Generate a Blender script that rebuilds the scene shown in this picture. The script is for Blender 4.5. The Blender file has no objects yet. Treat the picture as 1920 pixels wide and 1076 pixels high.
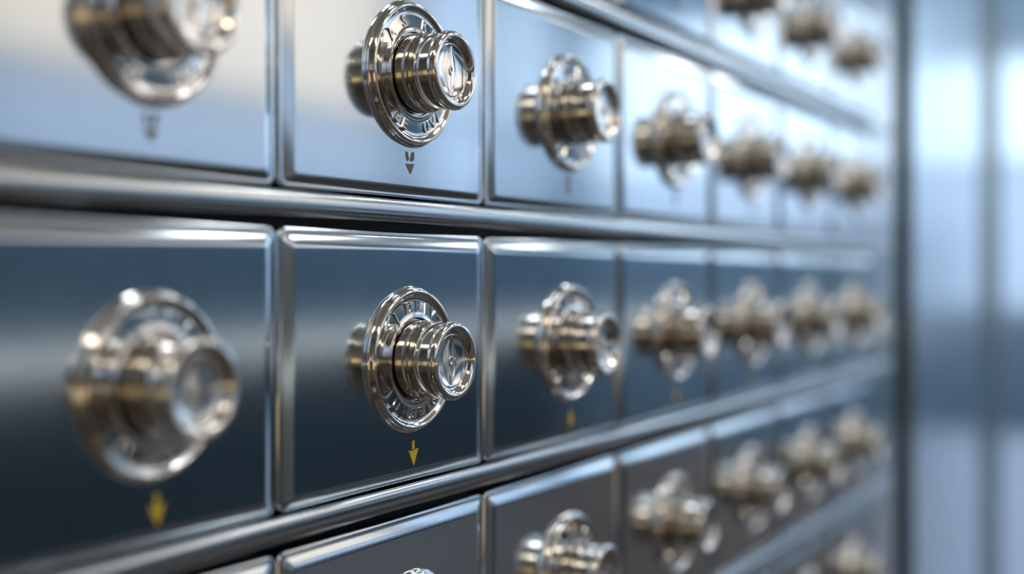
import bpy, bmesh, math, random
from mathutils import Vector, Matrix
random.seed(7)
sc = bpy.context.scene
C = sc.collection
PI = math.pi

# ------------------------------------------------------------------ camera
PITCH = 30.3                                   # angle between view and box wall
CAM = (-0.284, -0.2475, 1.400)
cd = bpy.data.cameras.new('camera')
cd.sensor_width = 36.0
cd.lens = 2284 / 1920 * 36
cd.shift_y = -23 / 1920
cd.clip_start = 0.01
cd.dof.use_dof = True
cd.dof.focus_distance = 0.424
cd.dof.aperture_fstop = cd.lens / 15.0
cd.dof.aperture_blades = 0
cd.dof.aperture_ratio = 1.0
cam = bpy.data.objects.new('camera', cd)
cam.location = CAM
cam.rotation_euler = (PI / 2, 0, -math.radians(90 - PITCH))
C.objects.link(cam)
sc.camera = cam

# ------------------------------------------------------------------ world, exposure
w = bpy.data.worlds.new('world')
sc.world = w
w.use_nodes = True
bg = w.node_tree.nodes['Background']
bg.inputs[0].default_value = (0.45, 0.62, 0.9, 1)
bg.inputs[1].default_value = 0.6
sc.view_settings.view_transform = 'Standard'
sc.view_settings.look = 'None'
sc.view_settings.gamma = 1
sc.view_settings.use_curve_mapping = False
sc.view_settings.exposure = 0.08
sc.cycles.sample_clamp_indirect = 20
sc.cycles.use_denoising = True


# ------------------------------------------------------------------ materials
def mat(name, col, rough=0.5, metal=0.0, bump=None, vary=None, emit=None, strength=0, aniso=0.0, coat=0.0):
    m = bpy.data.materials.new(name)
    m.use_nodes = True
    nt = m.node_tree
    b = nt.nodes['Principled BSDF']
    b.inputs['Base Color'].default_value = (*col, 1)
    b.inputs['Roughness'].default_value = rough
    b.inputs['Metallic'].default_value = metal
    b.inputs['Anisotropic'].default_value = aniso
    b.inputs['Coat Weight'].default_value = coat
    tc = nt.nodes.new('ShaderNodeTexCoord')
    if emit:
        b.inputs['Emission Color'].default_value = (*emit, 1)
        b.inputs['Emission Strength'].default_value = strength
    if vary:                                     # wear: roughness varies by (scale, low, high)
        n = nt.nodes.new('ShaderNodeTexNoise')
        n.inputs['Scale'].default_value = vary[0]
        n.inputs['Detail'].default_value = 6
        r = nt.nodes.new('ShaderNodeMapRange')
        r.inputs['To Min'].default_value = vary[1]
        r.inputs['To Max'].default_value = vary[2]
        nt.links.new(tc.outputs['Object'], n.inputs['Vector'])
        nt.links.new(n.outputs['Fac'], r.inputs['Value'])
        nt.links.new(r.outputs['Result'], b.inputs['Roughness'])
    if bump:                                     # (scale vector, strength, distance)
        mp = nt.nodes.new('ShaderNodeMapping')
        mp.inputs['Scale'].default_value = bump[0]
        n = nt.nodes.new('ShaderNodeTexNoise')
        n.inputs['Scale'].default_value = 1
        n.inputs['Detail'].default_value = 4
        bp = nt.nodes.new('ShaderNodeBump')
        bp.inputs['Strength'].default_value = bump[1]
        bp.inputs['Distance'].default_value = bump[2]
        nt.links.new(tc.outputs['Object'], mp.inputs['Vector'])
        nt.links.new(mp.outputs['Vector'], n.inputs['Vector'])
        nt.links.new(n.outputs['Fac'], bp.inputs['Height'])
        nt.links.new(bp.outputs['Normal'], b.inputs['Normal'])
    return m


M = {}
M['plate'] = mat('brushed_steel_plate', (0.57, 0.66, 0.75), 0.15, 1, bump=((900, 900, 500), 0.10, 0.00006), vary=(60, 0.10, 0.14))
M['rail'] = mat('polished_steel_rail', (0.58, 0.64, 0.70), 0.16, 1, bump=((60, 900, 900), 0.08, 0.00006), vary=(40, 0.12, 0.2))
M['chrome'] = mat('polished_nickel', (0.80, 0.81, 0.82), 0.07, 1, vary=(300, 0.05, 0.11))
M['barrel'] = mat('worn_nickel', (0.50, 0.49, 0.475), 0.12, 1, bump=((500, 500, 500), 0.15, 0.00006), vary=(250, 0.10, 0.2))
M['lens'] = mat('bright_dial_metal', (0.80, 0.82, 0.84), 0.14, 1)
M['dark'] = mat('black_shelf_paint', (0.012, 0.014, 0.018), 0.5)
M['body'] = mat('dark_box_steel', (0.05, 0.055, 0.06), 0.5, 1)
M['yellow'] = mat('yellow_arrow_paint', (0.75, 0.56, 0.03), 0.45)
M['grey'] = mat('worn_grey_arrow_paint', (0.16, 0.14, 0.12), 0.5)
M['gasket'] = mat('black_rubber_gasket', (0.006, 0.012, 0.014), 0.6)
M['clad'] = mat('satin_wall_steel', (0.58, 0.72, 0.86), 0.2, 1, vary=(8, 0.18, 0.24))
M['clad_dark'] = mat('blue_grey_groove_enamel', (0.09, 0.19, 0.28), 0.32, 0, vary=(8, 0.28, 0.36))
M['plaster'] = mat('pale_plaster', (0.82, 0.79, 0.73), 0.8, bump=((30, 30, 30), 0.1, 0.002))
M['slate'] = mat('slate_blue_paint', (0.085, 0.18, 0.27), 0.6, bump=((30, 30, 30), 0.1, 0.002))
M['teal'] = mat('dark_teal_paint', (0.025, 0.055, 0.08), 0.6, bump=((30, 30, 30), 0.1, 0.002))
M['dado'] = mat('brown_grey_panelling', (0.52, 0.46, 0.44), 0.5, bump=((3, 3, 60), 0.2, 0.002))
M['cream'] = mat('warm_cream_wall', (0.25, 0.22, 0.185), 0.7, bump=((30, 30, 30), 0.1, 0.002))
M['slate_far'] = mat('pale_slate_blue_paint', (0.26, 0.43, 0.62), 0.6, bump=((30, 30, 30), 0.1, 0.002))
M['tan'] = mat('tan_plaster', (0.33, 0.315, 0.29), 0.7, bump=((30, 30, 30), 0.1, 0.002))
M['floor'] = mat('grey_brown_stone_floor', (0.085, 0.066, 0.05), 0.35, vary=(5, 0.3, 0.45))
M['trim'] = mat('glowing_handrail', (0.85, 0.84, 0.80), 0.4, emit=(1.0, 0.93, 0.82), strength=1.1)  # no lamp: emission added so the rail mirrors as a bright streak
M['frame'] = mat('white_window_frame', (0.55, 0.6, 0.65), 0.5)


def emitter(name, col, s):
    return mat(name, (0.8, 0.8, 0.8), 0.3, 0, emit=col, strength=s)


M['sky_bright'] = emitter('daylight_pane', (0.66, 0.84, 1.0), 1.6)
M['sky_mid'] = emitter('blue_daylight_pane', (0.50, 0.71, 1.0), 0.88)
M['sky_low'] = emitter('shaded_daylight_pane', (0.46, 0.66, 0.95), 0.52)
M['blind'] = emitter('backlit_cream_blind', (1.0, 0.76, 0.53), 0.95)
M['lamp'] = emitter('added_ceiling_glow', (1.0, 0.95, 0.88), 12)
M['lamp_warm'] = emitter('added_warm_glow', (1.0, 0.80, 0.55), 14)


# ------------------------------------------------------------------ mesh helpers
def mk(name, bm, m, parent=None, smooth=None):
    me = bpy.data.meshes.new(name)
    bm.normal_update()
    bm.to_mesh(me)
    bm.free()
    me.materials.append(M[m])
    if smooth is not None:
        for p in me.polygons:
            p.use_smooth = True
        me.set_sharp_from_angle(angle=math.radians(smooth))
    o = bpy.data.objects.new(name, me)
    C.objects.link(o)
    if parent:
        o.parent = parent
    return o


def box(bm, x0, x1, y0, y1, z0, z1, bev=0):
    v = [bm.verts.new((x, y, z)) for x in (x0, x1) for y in (y0, y1) for z in (z0, z1)]
    fs = [bm.faces.new([v[i] for i in f]) for f in ((0, 1, 3, 2), (4, 6, 7, 5), (0, 4, 5, 1), (2, 3, 7, 6), (0, 2, 6, 4), (1, 5, 7, 3))]
    if bev:
        es = list({e for f in fs for e in f.edges})
        bmesh.ops.bevel(bm, geom=es, offset=bev, segments=2, affect='EDGES')


def solid(name, m, dims, parent=None, bev=0):
    bm = bmesh.new()
    box(bm, *dims, bev=bev)
    return mk(name, bm, m, parent)


def lathe(prof, seg=128, axis=(0, 0), closed=True, knurl=None):
    """profile of (radius, y) in mm about the y axis; ends are closed when radius 0"""
    bm = bmesh.new()
    rings = []
    for (r, y, *k) in prof:
        if r < 1e-6:
            rings.append([bm.verts.new((axis[0], y / 1000, axis[1]))])
            continue
        ring = []
        for i in range(seg):
            a = 2 * PI * i / seg
            rr = r
            if k:
                rr = r + k[0] * (1 if i % 2 else -1)
            ring.append(bm.verts.new((axis[0] + rr / 1000 * math.cos(a), y / 1000, axis[1] + rr / 1000 * math.sin(a))))
        rings.append(ring)
    if closed and len(rings[0]) > 1 and len(rings[-1]) > 1:
        rings.append(rings[0])
    for A, B in zip(rings, rings[1:]):
        if len(A) == 1 and len(B) == 1:
            continue
        for i in range(seg):
            j = (i + 1) % seg
            if len(A) == 1:
                bm.faces.new((A[0], B[j], B[i]))
            elif len(B) == 1:
                bm.faces.new((A[i], A[j], B[0]))
            else:
                bm.faces.new((A[i], A[j], B[j], B[i]))
    bmesh.ops.recalc_face_normals(bm, faces=bm.faces)
    return bm


def extrude_x(prof, x0, x1):
    """closed (y, z) profile swept along x"""
    bm = bmesh.new()
    a = [bm.verts.new((x0, y, z)) for y, z in prof]
    b = [bm.verts.new((x1, y, z)) for y, z in prof]
    n = len(prof)
    for i in range(n):
        j = (i + 1) % n
        bm.faces.new((a[i], a[j], b[j], b[i]))
    bm.faces.new(a)
    bm.faces.new(b[::-1])
    bmesh.ops.recalc_face_normals(bm, faces=bm.faces)
    return bm


def empty(name, loc, label=None, cat=None, group=None):
    o = bpy.data.objects.new(name, None)
    o.location = loc
    o.empty_display_size = 0.02
    C.objects.link(o)
    if label:
        o['label'] = label
    if cat:
        o['category'] = cat
    if group:
        o['group'] = group
    return o


def structure(o):
    o['kind'] = 'structure'
    return o


# ------------------------------------------------------------------ dimensions (metres)
U = 0.000162
CW = 0.12                       # column pitch
RP = 616.5 * U                  # row pitch
BH = 543 * U                    # door height
BW = CW - 0.0008                # door width
GAP = RP - BH
ROW2_BOTTOM = 1.4 - 450 * U
NC, NR = 7, 5


def row_z(r):
    return ROW2_BOTTOM + (2 - r) * RP


X0, X1 = -CW, 6 * CW            # the box field

# ------------------------------------------------------------------ room (setting)
RX0, RX1, RY0, RY1, RZ = -2.2, 4.2, -2.1, 0.0, 2.8
T = 0.12
structure(solid('floor', 'floor', (RX0 - T, RX1 + T, RY0 - T, 0.5, -0.1, 0.0)))
structure(solid('ceiling', 'plaster', (RX0 - T, RX1 + T, RY0 - T, 0.5, RZ, RZ + 0.1)))
structure(solid('wall_back', 'cream', (RX0 - T, RX0, RY0, 0.5, 0, RZ)))
structure(solid('wall_behind_cabinet', 'slate', (RX0, RX1, 0.32, 0.44, 0, RZ)))


def wall_with_holes(name, m, along, lo, hi, at0, at1, holes):
    """wall whose window openings are really open: built from boxes round the holes (a0,a1,z0,z1)"""
    bm = bmesh.new()
    hs = sorted(holes)
    z0 = min(h[2] for h in hs)
    z1 = max(h[3] for h in hs)

    def b(a0, a1, c0, c1):
        if a1 - a0 < 1e-4 or c1 - c0 < 1e-4:
            return
        if along == 'x':
            box(bm, a0, a1, at0, at1, c0, c1)
        else:
            box(bm, at0, at1, a0, a1, c0, c1)
    b(lo, hi, LOWZ, z0)
    b(lo, hi, z1, RZ)
    p = lo
    for h in hs:
        b(p, h[0], z0, z1)
        b(h[0], h[1], z0, h[2])
        b(h[0], h[1], h[3], z1)
        p = h[1]
    b(p, hi, z0, z1)
    return structure(mk(name, bm, m))


LOWZ = 1.185
opp_holes = [(-1.6, -0.6, 1.62, 2.55), (-0.4, 1.1, 1.62, 2.55), (1.35, 3.05, 1.62, 2.55), (3.15, 3.66, 1.62, 2.55), (3.76, 4.06, 1.62, 2.55)]
structure(solid('wall_front_plaster', 'tan', (RX0, 1.2, RY0 - 0.0005, RY0 + 0.012, 0.625, 1.615)))
wall_with_holes('wall_front', 'slate', 'x', RX0, RX1, RY0 - T, RY0, opp_holes)
structure(solid('wall_front_lower', 'teal', (RX0, RX1, RY0 - T, RY0, 0.62, LOWZ)))
structure(solid('wall_front_dado', 'dado', (RX0, RX1, RY0 - T, RY0 + 0.015, 0, 0.62)))
end_holes = [(-2.02, -0.82, 1.56, 2.42), (-0.73, -0.05, 1.26, 2.18)]
wall_with_holes('wall_right', 'slate_far', 'y', RY0, 0.32, RX1, RX1 + T, end_holes)
structure(solid('wall_right_lower', 'slate_far', (RX1, RX1 + T, RY0, 0.32, 0.74, LOWZ)))
structure(solid('wall_right_dado', 'dado', (RX1 - 0.015, RX1 + T, RY0, -0.86, 0, 0.74)))
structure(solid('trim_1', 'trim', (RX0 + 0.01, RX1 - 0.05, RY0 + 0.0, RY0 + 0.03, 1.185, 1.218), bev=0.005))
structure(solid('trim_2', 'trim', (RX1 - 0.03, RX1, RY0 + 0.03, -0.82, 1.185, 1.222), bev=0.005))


def window(n, along, a0, a1, z0, z1, upper, lower, split, at):
    root = empty('window_%d' % n, ((a0 + a1) / 2, at, z0) if along == 'x' else (at, (a0 + a1) / 2, z0))
    root['kind'] = 'structure'
    inv = -Vector(root.location)
    s = -1 if along == 'x' else 1

    def part(name, m, p0, p1, q0, q1, d0, d1):
        bm = bmesh.new()
        lo_, hi_ = sorted((at + s * d0, at + s * d1))
        if along == 'x':
            box(bm, p0, p1, lo_, hi_, q0, q1)
        else:
            box(bm, lo_, hi_, p0, p1, q0, q1)
        bm.transform(Matrix.Translation(inv))
        return mk(name, bm, m, root)
    part('window_pane', lower, a0, a1, z0, split, 0.05, 0.06)
    part('window_pane', upper, a0, a1, split, z1, 0.05, 0.06)
    for q in (z0, split - 0.012, z1 - 0.025):
        part('window_frame', 'frame', a0, a1, q, q + 0.025, 0.02, 0.05)
    for p in (a0, a1 - 0.025):
        part('window_frame', 'frame', p, p + 0.025, z0, z1, 0.02, 0.05)


k = 1
for i, h in enumerate(opp_holes):
    up = {1: 'blind', 2: 'blind', 4: 'sky_bright'}.get(i, 'sky_mid')
    window(k, 'x', *h, up, 'sky_low' if i < 3 else 'sky_mid', 1.95 if i not in (1, 2) else 1.90, RY0)
    k += 1
for h in end_holes:
    window(k, 'y', *h, 'sky_bright', 'sky_mid', 1.78, RX1)
    k += 1
# glazed lower door panel in the far wall
dr = empty('door_1', (RX1, -0.43, 0))
dr['kind'] = 'structure'
solid('door_leaf', 'slate', (-0.04, -0.0, -0.40, 0.40, 0.0, 0.93), dr)
solid('door_pane', 'sky_low', (-0.046, -0.041, -0.32, 0.32, 0.15, 0.86), dr)

# unseen square light panels, added for highlights on the knobs and rails
places = {(-1.2, -0.7): 'nearest the tan end wall by the boxes', (-1.2, -1.5): 'nearest the tan end wall by the windows', (0.6, -0.7): 'over the camera side of the boxes',
          (0.6, -1.5): 'over the second window', (2.2, -0.7): 'over the steel wall', (2.2, -1.5): 'over the cream blinds', (3.6, -0.7): 'in the far corner by the steel wall', (3.6, -1.5): 'in the far corner by the windows'}
for (x, y), lab in places.items():
    r = empty('added_ceiling_light', (x, y, RZ), 'unseen square light panel added on the ceiling ' + lab, 'ceiling light', 'added ceiling light panels')
    for nm, d, m in (('added_light_frame', (-0.18, 0.18, -0.18, 0.18, -0.02, 0), 'frame'), ('added_light_lens', (-0.15, 0.15, -0.15, 0.15, -0.026, -0.0205), 'lamp_warm' if x < 0 else 'lamp')):
        solid(nm, m, d, r)

# unseen lamps added behind the camera to put amber flecks on the knobs
M['amber'] = emitter('added_amber_glow', (1.0, 0.60, 0.20), 1.1)
for y, lab in ((-0.7, 'beside the lock boxes'), (-1.4, 'nearer the windows')):
    r = empty('added_amber_lamp', (RX0, y, 1.1), 'unseen amber lamp added on the tan end wall ' + lab, 'wall lamp', 'added amber lamps')
    solid('added_lamp_bracket', 'body', (0.0005, 0.26, -0.03, 0.03, -0.03, 0.03), r, bev=0.004)
    bm = lathe([(200, 0), (205, 0), (165, 420), (160, 420)], 48)
    bm.transform(Matrix.Translation((0.26, 0, -0.15)) @ Matrix.Rotation(PI / 2, 4, 'X'))
    mk('added_lamp_shade', bm, 'amber', r, 40)

# ------------------------------------------------------------------ steel wall beyond the cabinet (direct view, right of frame)
SX = lambda s: s * CW
YW = 0.002
structure(solid('trim_3', 'gasket', (SX(6.72), SX(7.26), 0.012, 0.30, 0, RZ)))


def clad(name, m, s0, s1, y):
    return structure(solid(name, m, (SX(s0), SX(s1), y, 0.32, 0, RZ), bev=0.001))


clad('wall_panel', 'clad', 7.27, 10.15, 0.0)
clad('trim_4', 'clad_dark', 10.155, 11.505, 0.0025)
clad('wall_panel', 'clad', 11.51, 16.0, 0.0)
clad('trim_5', 'clad_dark', 16.005, 17.605, 0.0025)
clad('wall_panel', 'clad', 17.61, 34.9, 0.0)

# ------------------------------------------------------------------ cabinet carrying the boxes
cab = empty('deposit_box_cabinet', (CW * 3, 0.15, 0.0),
            'long steel cabinet frame with rounded rails holding the rows of lock boxes', 'cabinet')
off = Vector(cab.location)


def cabpart(name, bm, m, smooth=None):
    bm.transform(Matrix.Translation(-off))
    return mk(name, bm, m, cab, smooth)


def bx(*d, bev=0):
    bm = bmesh.new()
    box(bm, *d, bev=bev)
    return bm


ZT = row_z(0) + BH
ZB = row_z(NR - 1)
XE = SX(6.71)
XL = X0 - 0.9
cabpart('back_panel', bx(XL, XE, 0.27, 0.30, 0.0, RZ - 0.02), 'dark')
cabpart('end_stile', bx(X1 + 0.0008, XE, 0.0016, 0.27, ZB - GAP, ZT + GAP, bev=0.0012), 'rail', 30)
cabpart('start_stile', bx(XL, X0 - 0.0008, 0.0, 0.27, ZB - GAP, ZT + GAP, bev=0.0012), 'plate', 30)
cabpart('upper_panel', bx(XL, XE, 0.0, 0.27, ZT + GAP + 0.001, RZ - 0.02, bev=0.0012), 'plate', 30)
cabpart('lower_panel', bx(XL, XE, 0.0, 0.27, 0.0, ZB - GAP - 0.001, bev=0.0012), 'plate', 30)
for r in range(-1, NR):
    zt = row_z(r)               # bottom edge of the door above the rail
    z1 = zt - 5 * U
    z0 = zt - 55 * U
    h = z1 - z0
    prof = [(0.013, z0 + 0.0004), (0.0016, z0 + 0.0002)]
    for i in range(13):         # softly rounded front with a faint flat
        a = -PI / 2 + PI * i / 12
        yy = 0.0022 - 0.0034 * math.cos(a) ** 0.35 if abs(math.cos(a)) > 1e-9 else 0.0022
        prof.append((yy, (z0 + z1) / 2 + h / 2 * math.sin(a)))
    prof += [(0.013, z1 - 0.0002)]
    xe = SX(6.52)
    cabpart('rail', extrude_x(prof, X0 - 0.001, xe), 'rail', 50)
    cabpart('shelf', bx(X0, X1, 0.0132, 0.27, zt - GAP + 0.0002, zt - 0.00012), 'dark')


# ------------------------------------------------------------------ one lock box
def rrect(wd, ht, rad, n=6):
    pts = []
    for cx, cz, a0 in ((wd / 2 - rad, ht / 2 - rad, 0), (-wd / 2 + rad, ht / 2 - rad, 90), (-wd / 2 + rad, -ht / 2 + rad, 180), (wd / 2 - rad, -ht / 2 + rad, 270)):
        for i in range(n + 1):
            a = math.radians(a0 + 90 * i / n)
            pts.append((cx + rad * math.cos(a), cz + rad * math.sin(a)))
    return pts


def door_mesh():
    bm = bmesh.new()
    loops = []
    prof = [(0.0, 12.0), (0.0, 2.6), (0.12, 1.95), (0.4, 1.5), (0.8, 1.30), (1.1, 1.24), (1.4, 1.30), (1.75, 1.30), (2.0, 1.12), (4.9, 0.10), (5.3, 0.0), (5.8, 0.0), (6.8, 0.0)]
    for inset, y in prof:
        i = inset / 1000
        rad = max(0.0034 - i * 0.45, 0.0011)
        loops.append([bm.verts.new((x, y / 1000, z + BH / 2 - 0.2 * i)) for x, z in rrect(BW - 2.3 * i, BH - 1.95 * i, rad)])
    n = len(loops[0])
    for A, B in zip(loops, loops[1:]):
        for i in range(n):
            j = (i + 1) % n
            bm.faces.new((A[i], A[j], B[j], B[i]))
    bm.faces.new(loops[-1])
    bm.faces.new(loops[0][::-1])
    bmesh.ops.recalc_face_normals(bm, faces=bm.faces)
    return bm


def arrow_mesh(kind):
    bm = bmesh.new()
    th = 0.00012

    def poly(pts):
        a = [bm.verts.new((x / 1000, -th, z / 1000)) for x, z in pts]
        b = [bm.verts.new((x / 1000, 0.00002, z / 1000)) for x, z in pts]
        m_ = len(pts)
        bm.faces.new(a)
        bm.faces.new(b[::-1])
        for i in range(m_):
            j = (i + 1) % m_
            bm.faces.new((a[i], b[i], b[j], a[j]))
    if kind == 'yellow':
        poly([(-0.7, 14.2), (0.5, 14.3), (0.7, 11.2), (-0.8, 11.0)])
        poly([(-2.9, 11.0), (0, 10.6), (2.9, 11.3), (0.2, 5.4)])
    else:
        poly([(-2.6, 16.3), (-1.3, 16.1), (-0.5, 13.6), (-1.6, 12.8), (-2.5, 14.4)])
        poly([(1.2, 16.2), (2.7, 16.4), (2.4, 13.4), (0.4, 12.8), (0.1, 13.6)])
        poly([(-2.7, 11.9), (2.7, 12.2), (0.6, 8.6), (0.1, 8.6)])
    bmesh.ops.recalc_face_normals(bm, faces=bm.faces)
    return bm


def letters_mesh(top, bottom):
    """raised characters set round the lock plate, reading outwards at the top and inwards below"""
    out = bmesh.new()

    def put(ch, ang, up, size):
        cu = bpy.data.curves.new('glyph', 'FONT')
        cu.body = ch
        cu.size = size
        cu.extrude = 0.0004
        cu.bevel_depth = 0.00008
        cu.align_x = 'CENTER'
        cu.resolution_u = 3
        ob = bpy.data.objects.new('glyph', cu)
        C.objects.link(ob)
        dg = bpy.context.evaluated_depsgraph_get()
        me = bpy.data.meshes.new_from_object(ob.evaluated_get(dg))
        bpy.data.objects.remove(ob)
        bpy.data.curves.remove(cu)
        rad = 0.0168 if up else 0.0210
        t = Matrix.Translation((0, -0.0090, 0))
        rot = Matrix.Rotation(-(math.radians(ang)) if up else -(math.radians(ang) + PI), 4, Vector((0, -1, 0)))
        tr = t @ rot @ Matrix.Translation((0, 0, rad if up else -rad)) @ Matrix.Rotation(PI / 2, 4, 'X')
        me.transform(tr)
        out.from_mesh(me)
        bpy.data.meshes.remove(me)
    for ch, a in top:
        put(ch, a, True, 0.0058)
    for ch, a in bottom:
        put(ch, a, False, 0.0055)
    return out


def dial_mesh():
    """dished round dial with a pointed upright ridge swelling out of it"""
    bm = bmesh.new()
    rings = []
    NR_, NS = 40, 120
    for i in range(NR_ + 1):
        r = 8.85 * i / NR_
        ring = []
        for k_ in range(NS if i else 1):
            a = 2 * PI * k_ / NS
            x, z = r * math.cos(a), r * math.sin(a)
            y = 23.3 + 0.9 * (r / 8.85) ** 4
            hw = 4.2 * max(0.0, 1 - (z / 8.6) ** 2) + 0.3
            q = min(1.0, abs(x) / hw)
            y += 0.5 * (1 - q * q) ** 1.5 * max(0.0, 1 - (z / 8.86) ** 6)
            ring.append(bm.verts.new((x / 1000, -y / 1000, z / 1000)))
        rings.append(ring)
    for A, B in zip(rings, rings[1:]):
        for i in range(NS):
            j = (i + 1) % NS
            if len(A) == 1:
                bm.faces.new((A[0], B[i], B[j]))
            else:
                bm.faces.new((A[i], B[i], B[j], A[j]))
    back = [bm.verts.new((v.co.x, -0.0222, v.co.z)) for v in rings[-1]]
    for i in range(NS):
        j = (i + 1) % NS
        bm.faces.new((rings[-1][i], back[i], back[j], rings[-1][j]))
    bm.faces.new(back[::-1])
    bmesh.ops.recalc_face_normals(bm, faces=bm.faces)
    return bm


def boss_mesh():
    bm = bmesh.new()
    R, r = 1.0, 0.33
    vs = []
    for i in range(28):
        a = 2 * PI * i / 28
        ring = []
        for j in range(10):
            b = 2 * PI * j / 10
            rr = R + r * math.cos(b)
            ring.append(bm.verts.new((rr * math.cos(a) / 1000 * 0.8, (-23.85 - r * math.sin(b)) / 1000, rr * math.sin(a) / 1000 * 1.3)))
        vs.append(ring)
    for i in range(28):
        for j in range(10):
            bm.faces.new((vs[i][j], vs[(i + 1) % 28][j], vs[(i + 1) % 28][(j + 1) % 10], vs[i][(j + 1) % 10]))
    bmesh.ops.recalc_face_normals(bm, faces=bm.faces)
    return bm


PLATE = [(10, -6.95), (25.8, -6.95), (25.75, -7.15), (25.45, -7.35), (25.2, -7.6), (25.0, -8.1), (24.9, -8.8), (24.6, -9.5), (24.1, -9.85), (23.4, -9.8), (22.9, -9.4),
         (22.5, -9.0), (22.1, -8.75), (20.5, -8.85), (17.0, -9.2), (16.0, -9.25), (15.5, -9.4), (15.1, -9.55), (14.7, -9.5), (14.5, -9.2), (14.4, -8.2), (10, -8.2)]
BARREL = [(0, -8.3), (13.2, -8.3), (13.75, -8.8), (13.8, -9.4), (13.8, -14.6), (13.6, -15.3), (13.3, -15.8), (12.9, -16.2), (12.8, -16.7), (12.8, -17.2), (0, -17.2)]
CAP = [(12.0, -16.6), (12.6, -16.7), (13.05, -17.1), (13.15, -17.7), (13.1, -22.6), (13.15, -23.2), (13.5, -23.7, 0.05), (13.65, -24.2, 0.06), (13.65, -24.8, 0.06),
       (13.5, -25.4), (13.1, -26.0), (12.5, -26.35), (11.8, -26.4), (11.1, -26.1), (10.5, -25.5), (10.0, -24.7), (9.6, -24.2), (9.3, -24.1), (9.0, -24.2), (8.8, -23.6), (8.8, -22.5)]

AX = 0.0086
LIFT = 0.0069                  # how much nearer the door the lock plate sits than its profile says


def make_box(kind):
    root = empty('deposit_box', (0, 0, 0), 'x', 'lock box')
    cz = (0.0435 if kind == 'grey' else 0.0431)
    door = mk('door_panel', door_mesh(), 'plate', root, 28)
    bm = bmesh.new()
    box(bm, -BW / 2 + 0.001, BW / 2 - 0.001, 0.0122, 0.24, 0.0, BH - 0.0003)
    mk('box_body', bm, 'body', root)
    a = mk('direction_arrow', arrow_mesh(kind), kind, door)
    a['label'] = 'yellow down arrow' if kind == 'yellow' else 'worn grey arrow mark'
    for v in a.data.vertices:
        v.co.x += 0.0104 if kind == 'yellow' else 0.0082
    if kind == 'yellow':
        top = [('J', -38), ('D', -14), ('R', 4), ('I', 20), ('V', 33), ('Z', 49)]
        bot = [('L', 232), ('U', 217), ('X', 200), ('S', 186), ('P', 172), ('I', 158), ('G', 144)]
        top = [('.', -52)] + top
    else:
        top = [('S', -22), ('R', 16), ('B', 34), ('A', -50)]
        bot = [('B', 213), ('E', 200), ('U', 160), ('V', 146), ('/', 135)]
    parts = []
    p = mk('lock_plate', lathe(PLATE, 192), 'chrome', root, 40)
    l = mk('raised_lettering', letters_mesh(top, []), 'chrome', p, 30)
    l2 = mk('raised_lettering', letters_mesh([], bot), 'chrome', p, 30)
    b = mk('lock_barrel', lathe(BARREL, 160), 'barrel', root, 40)
    c = mk('lock_cap', lathe(CAP, 240), 'chrome', root, 40)
    f = mk('dial_face', dial_mesh(), 'lens', c, 50)
    g = mk('dial_boss', boss_mesh(), 'chrome', c, 60)
    for o in (p, l, l2, b, c, f, g):
        for v in o.data.vertices:
            v.co.x += AX
            v.co.z += cz
            v.co.y += LIFT
    return root


def copy_tree(o, parent=None):
    c = o.copy()
    C.objects.link(c)
    c.parent = parent
    for ch in list(o.children):
        copy_tree(ch, c)
    return c


protos = {'yellow': make_box('yellow'), 'grey': make_box('grey')}
ORD = ['leftmost', 'second', 'third', 'fourth', 'fifth', 'sixth', 'last']
first = dict(protos)
for r in range(NR):
    for c in range(NC):
        kind = 'grey' if r < 2 else 'yellow'
        if kind in first:
            o = first.pop(kind)
        else:
            o = copy_tree(protos[kind])
        o.location = ((c - 0.5) * CW, 0, row_z(r))
        rowname = ['highest visible row', 'bright upper row above the middle rail', 'dark middle row with yellow arrows', 'row just below the dark middle row', 'lowest visible row'][r]
        colname = ['large blurred leftmost', 'sharply focused second', 'slightly blurred third', 'blurred fourth from left', 'blurred fifth from left', 'blurred sixth from left', 'farthest blurred'][c]
        o['label'] = '%s steel lock box in the %s' % (colname, rowname)
        o['group'] = 'steel lock boxes in the wall cabinet'
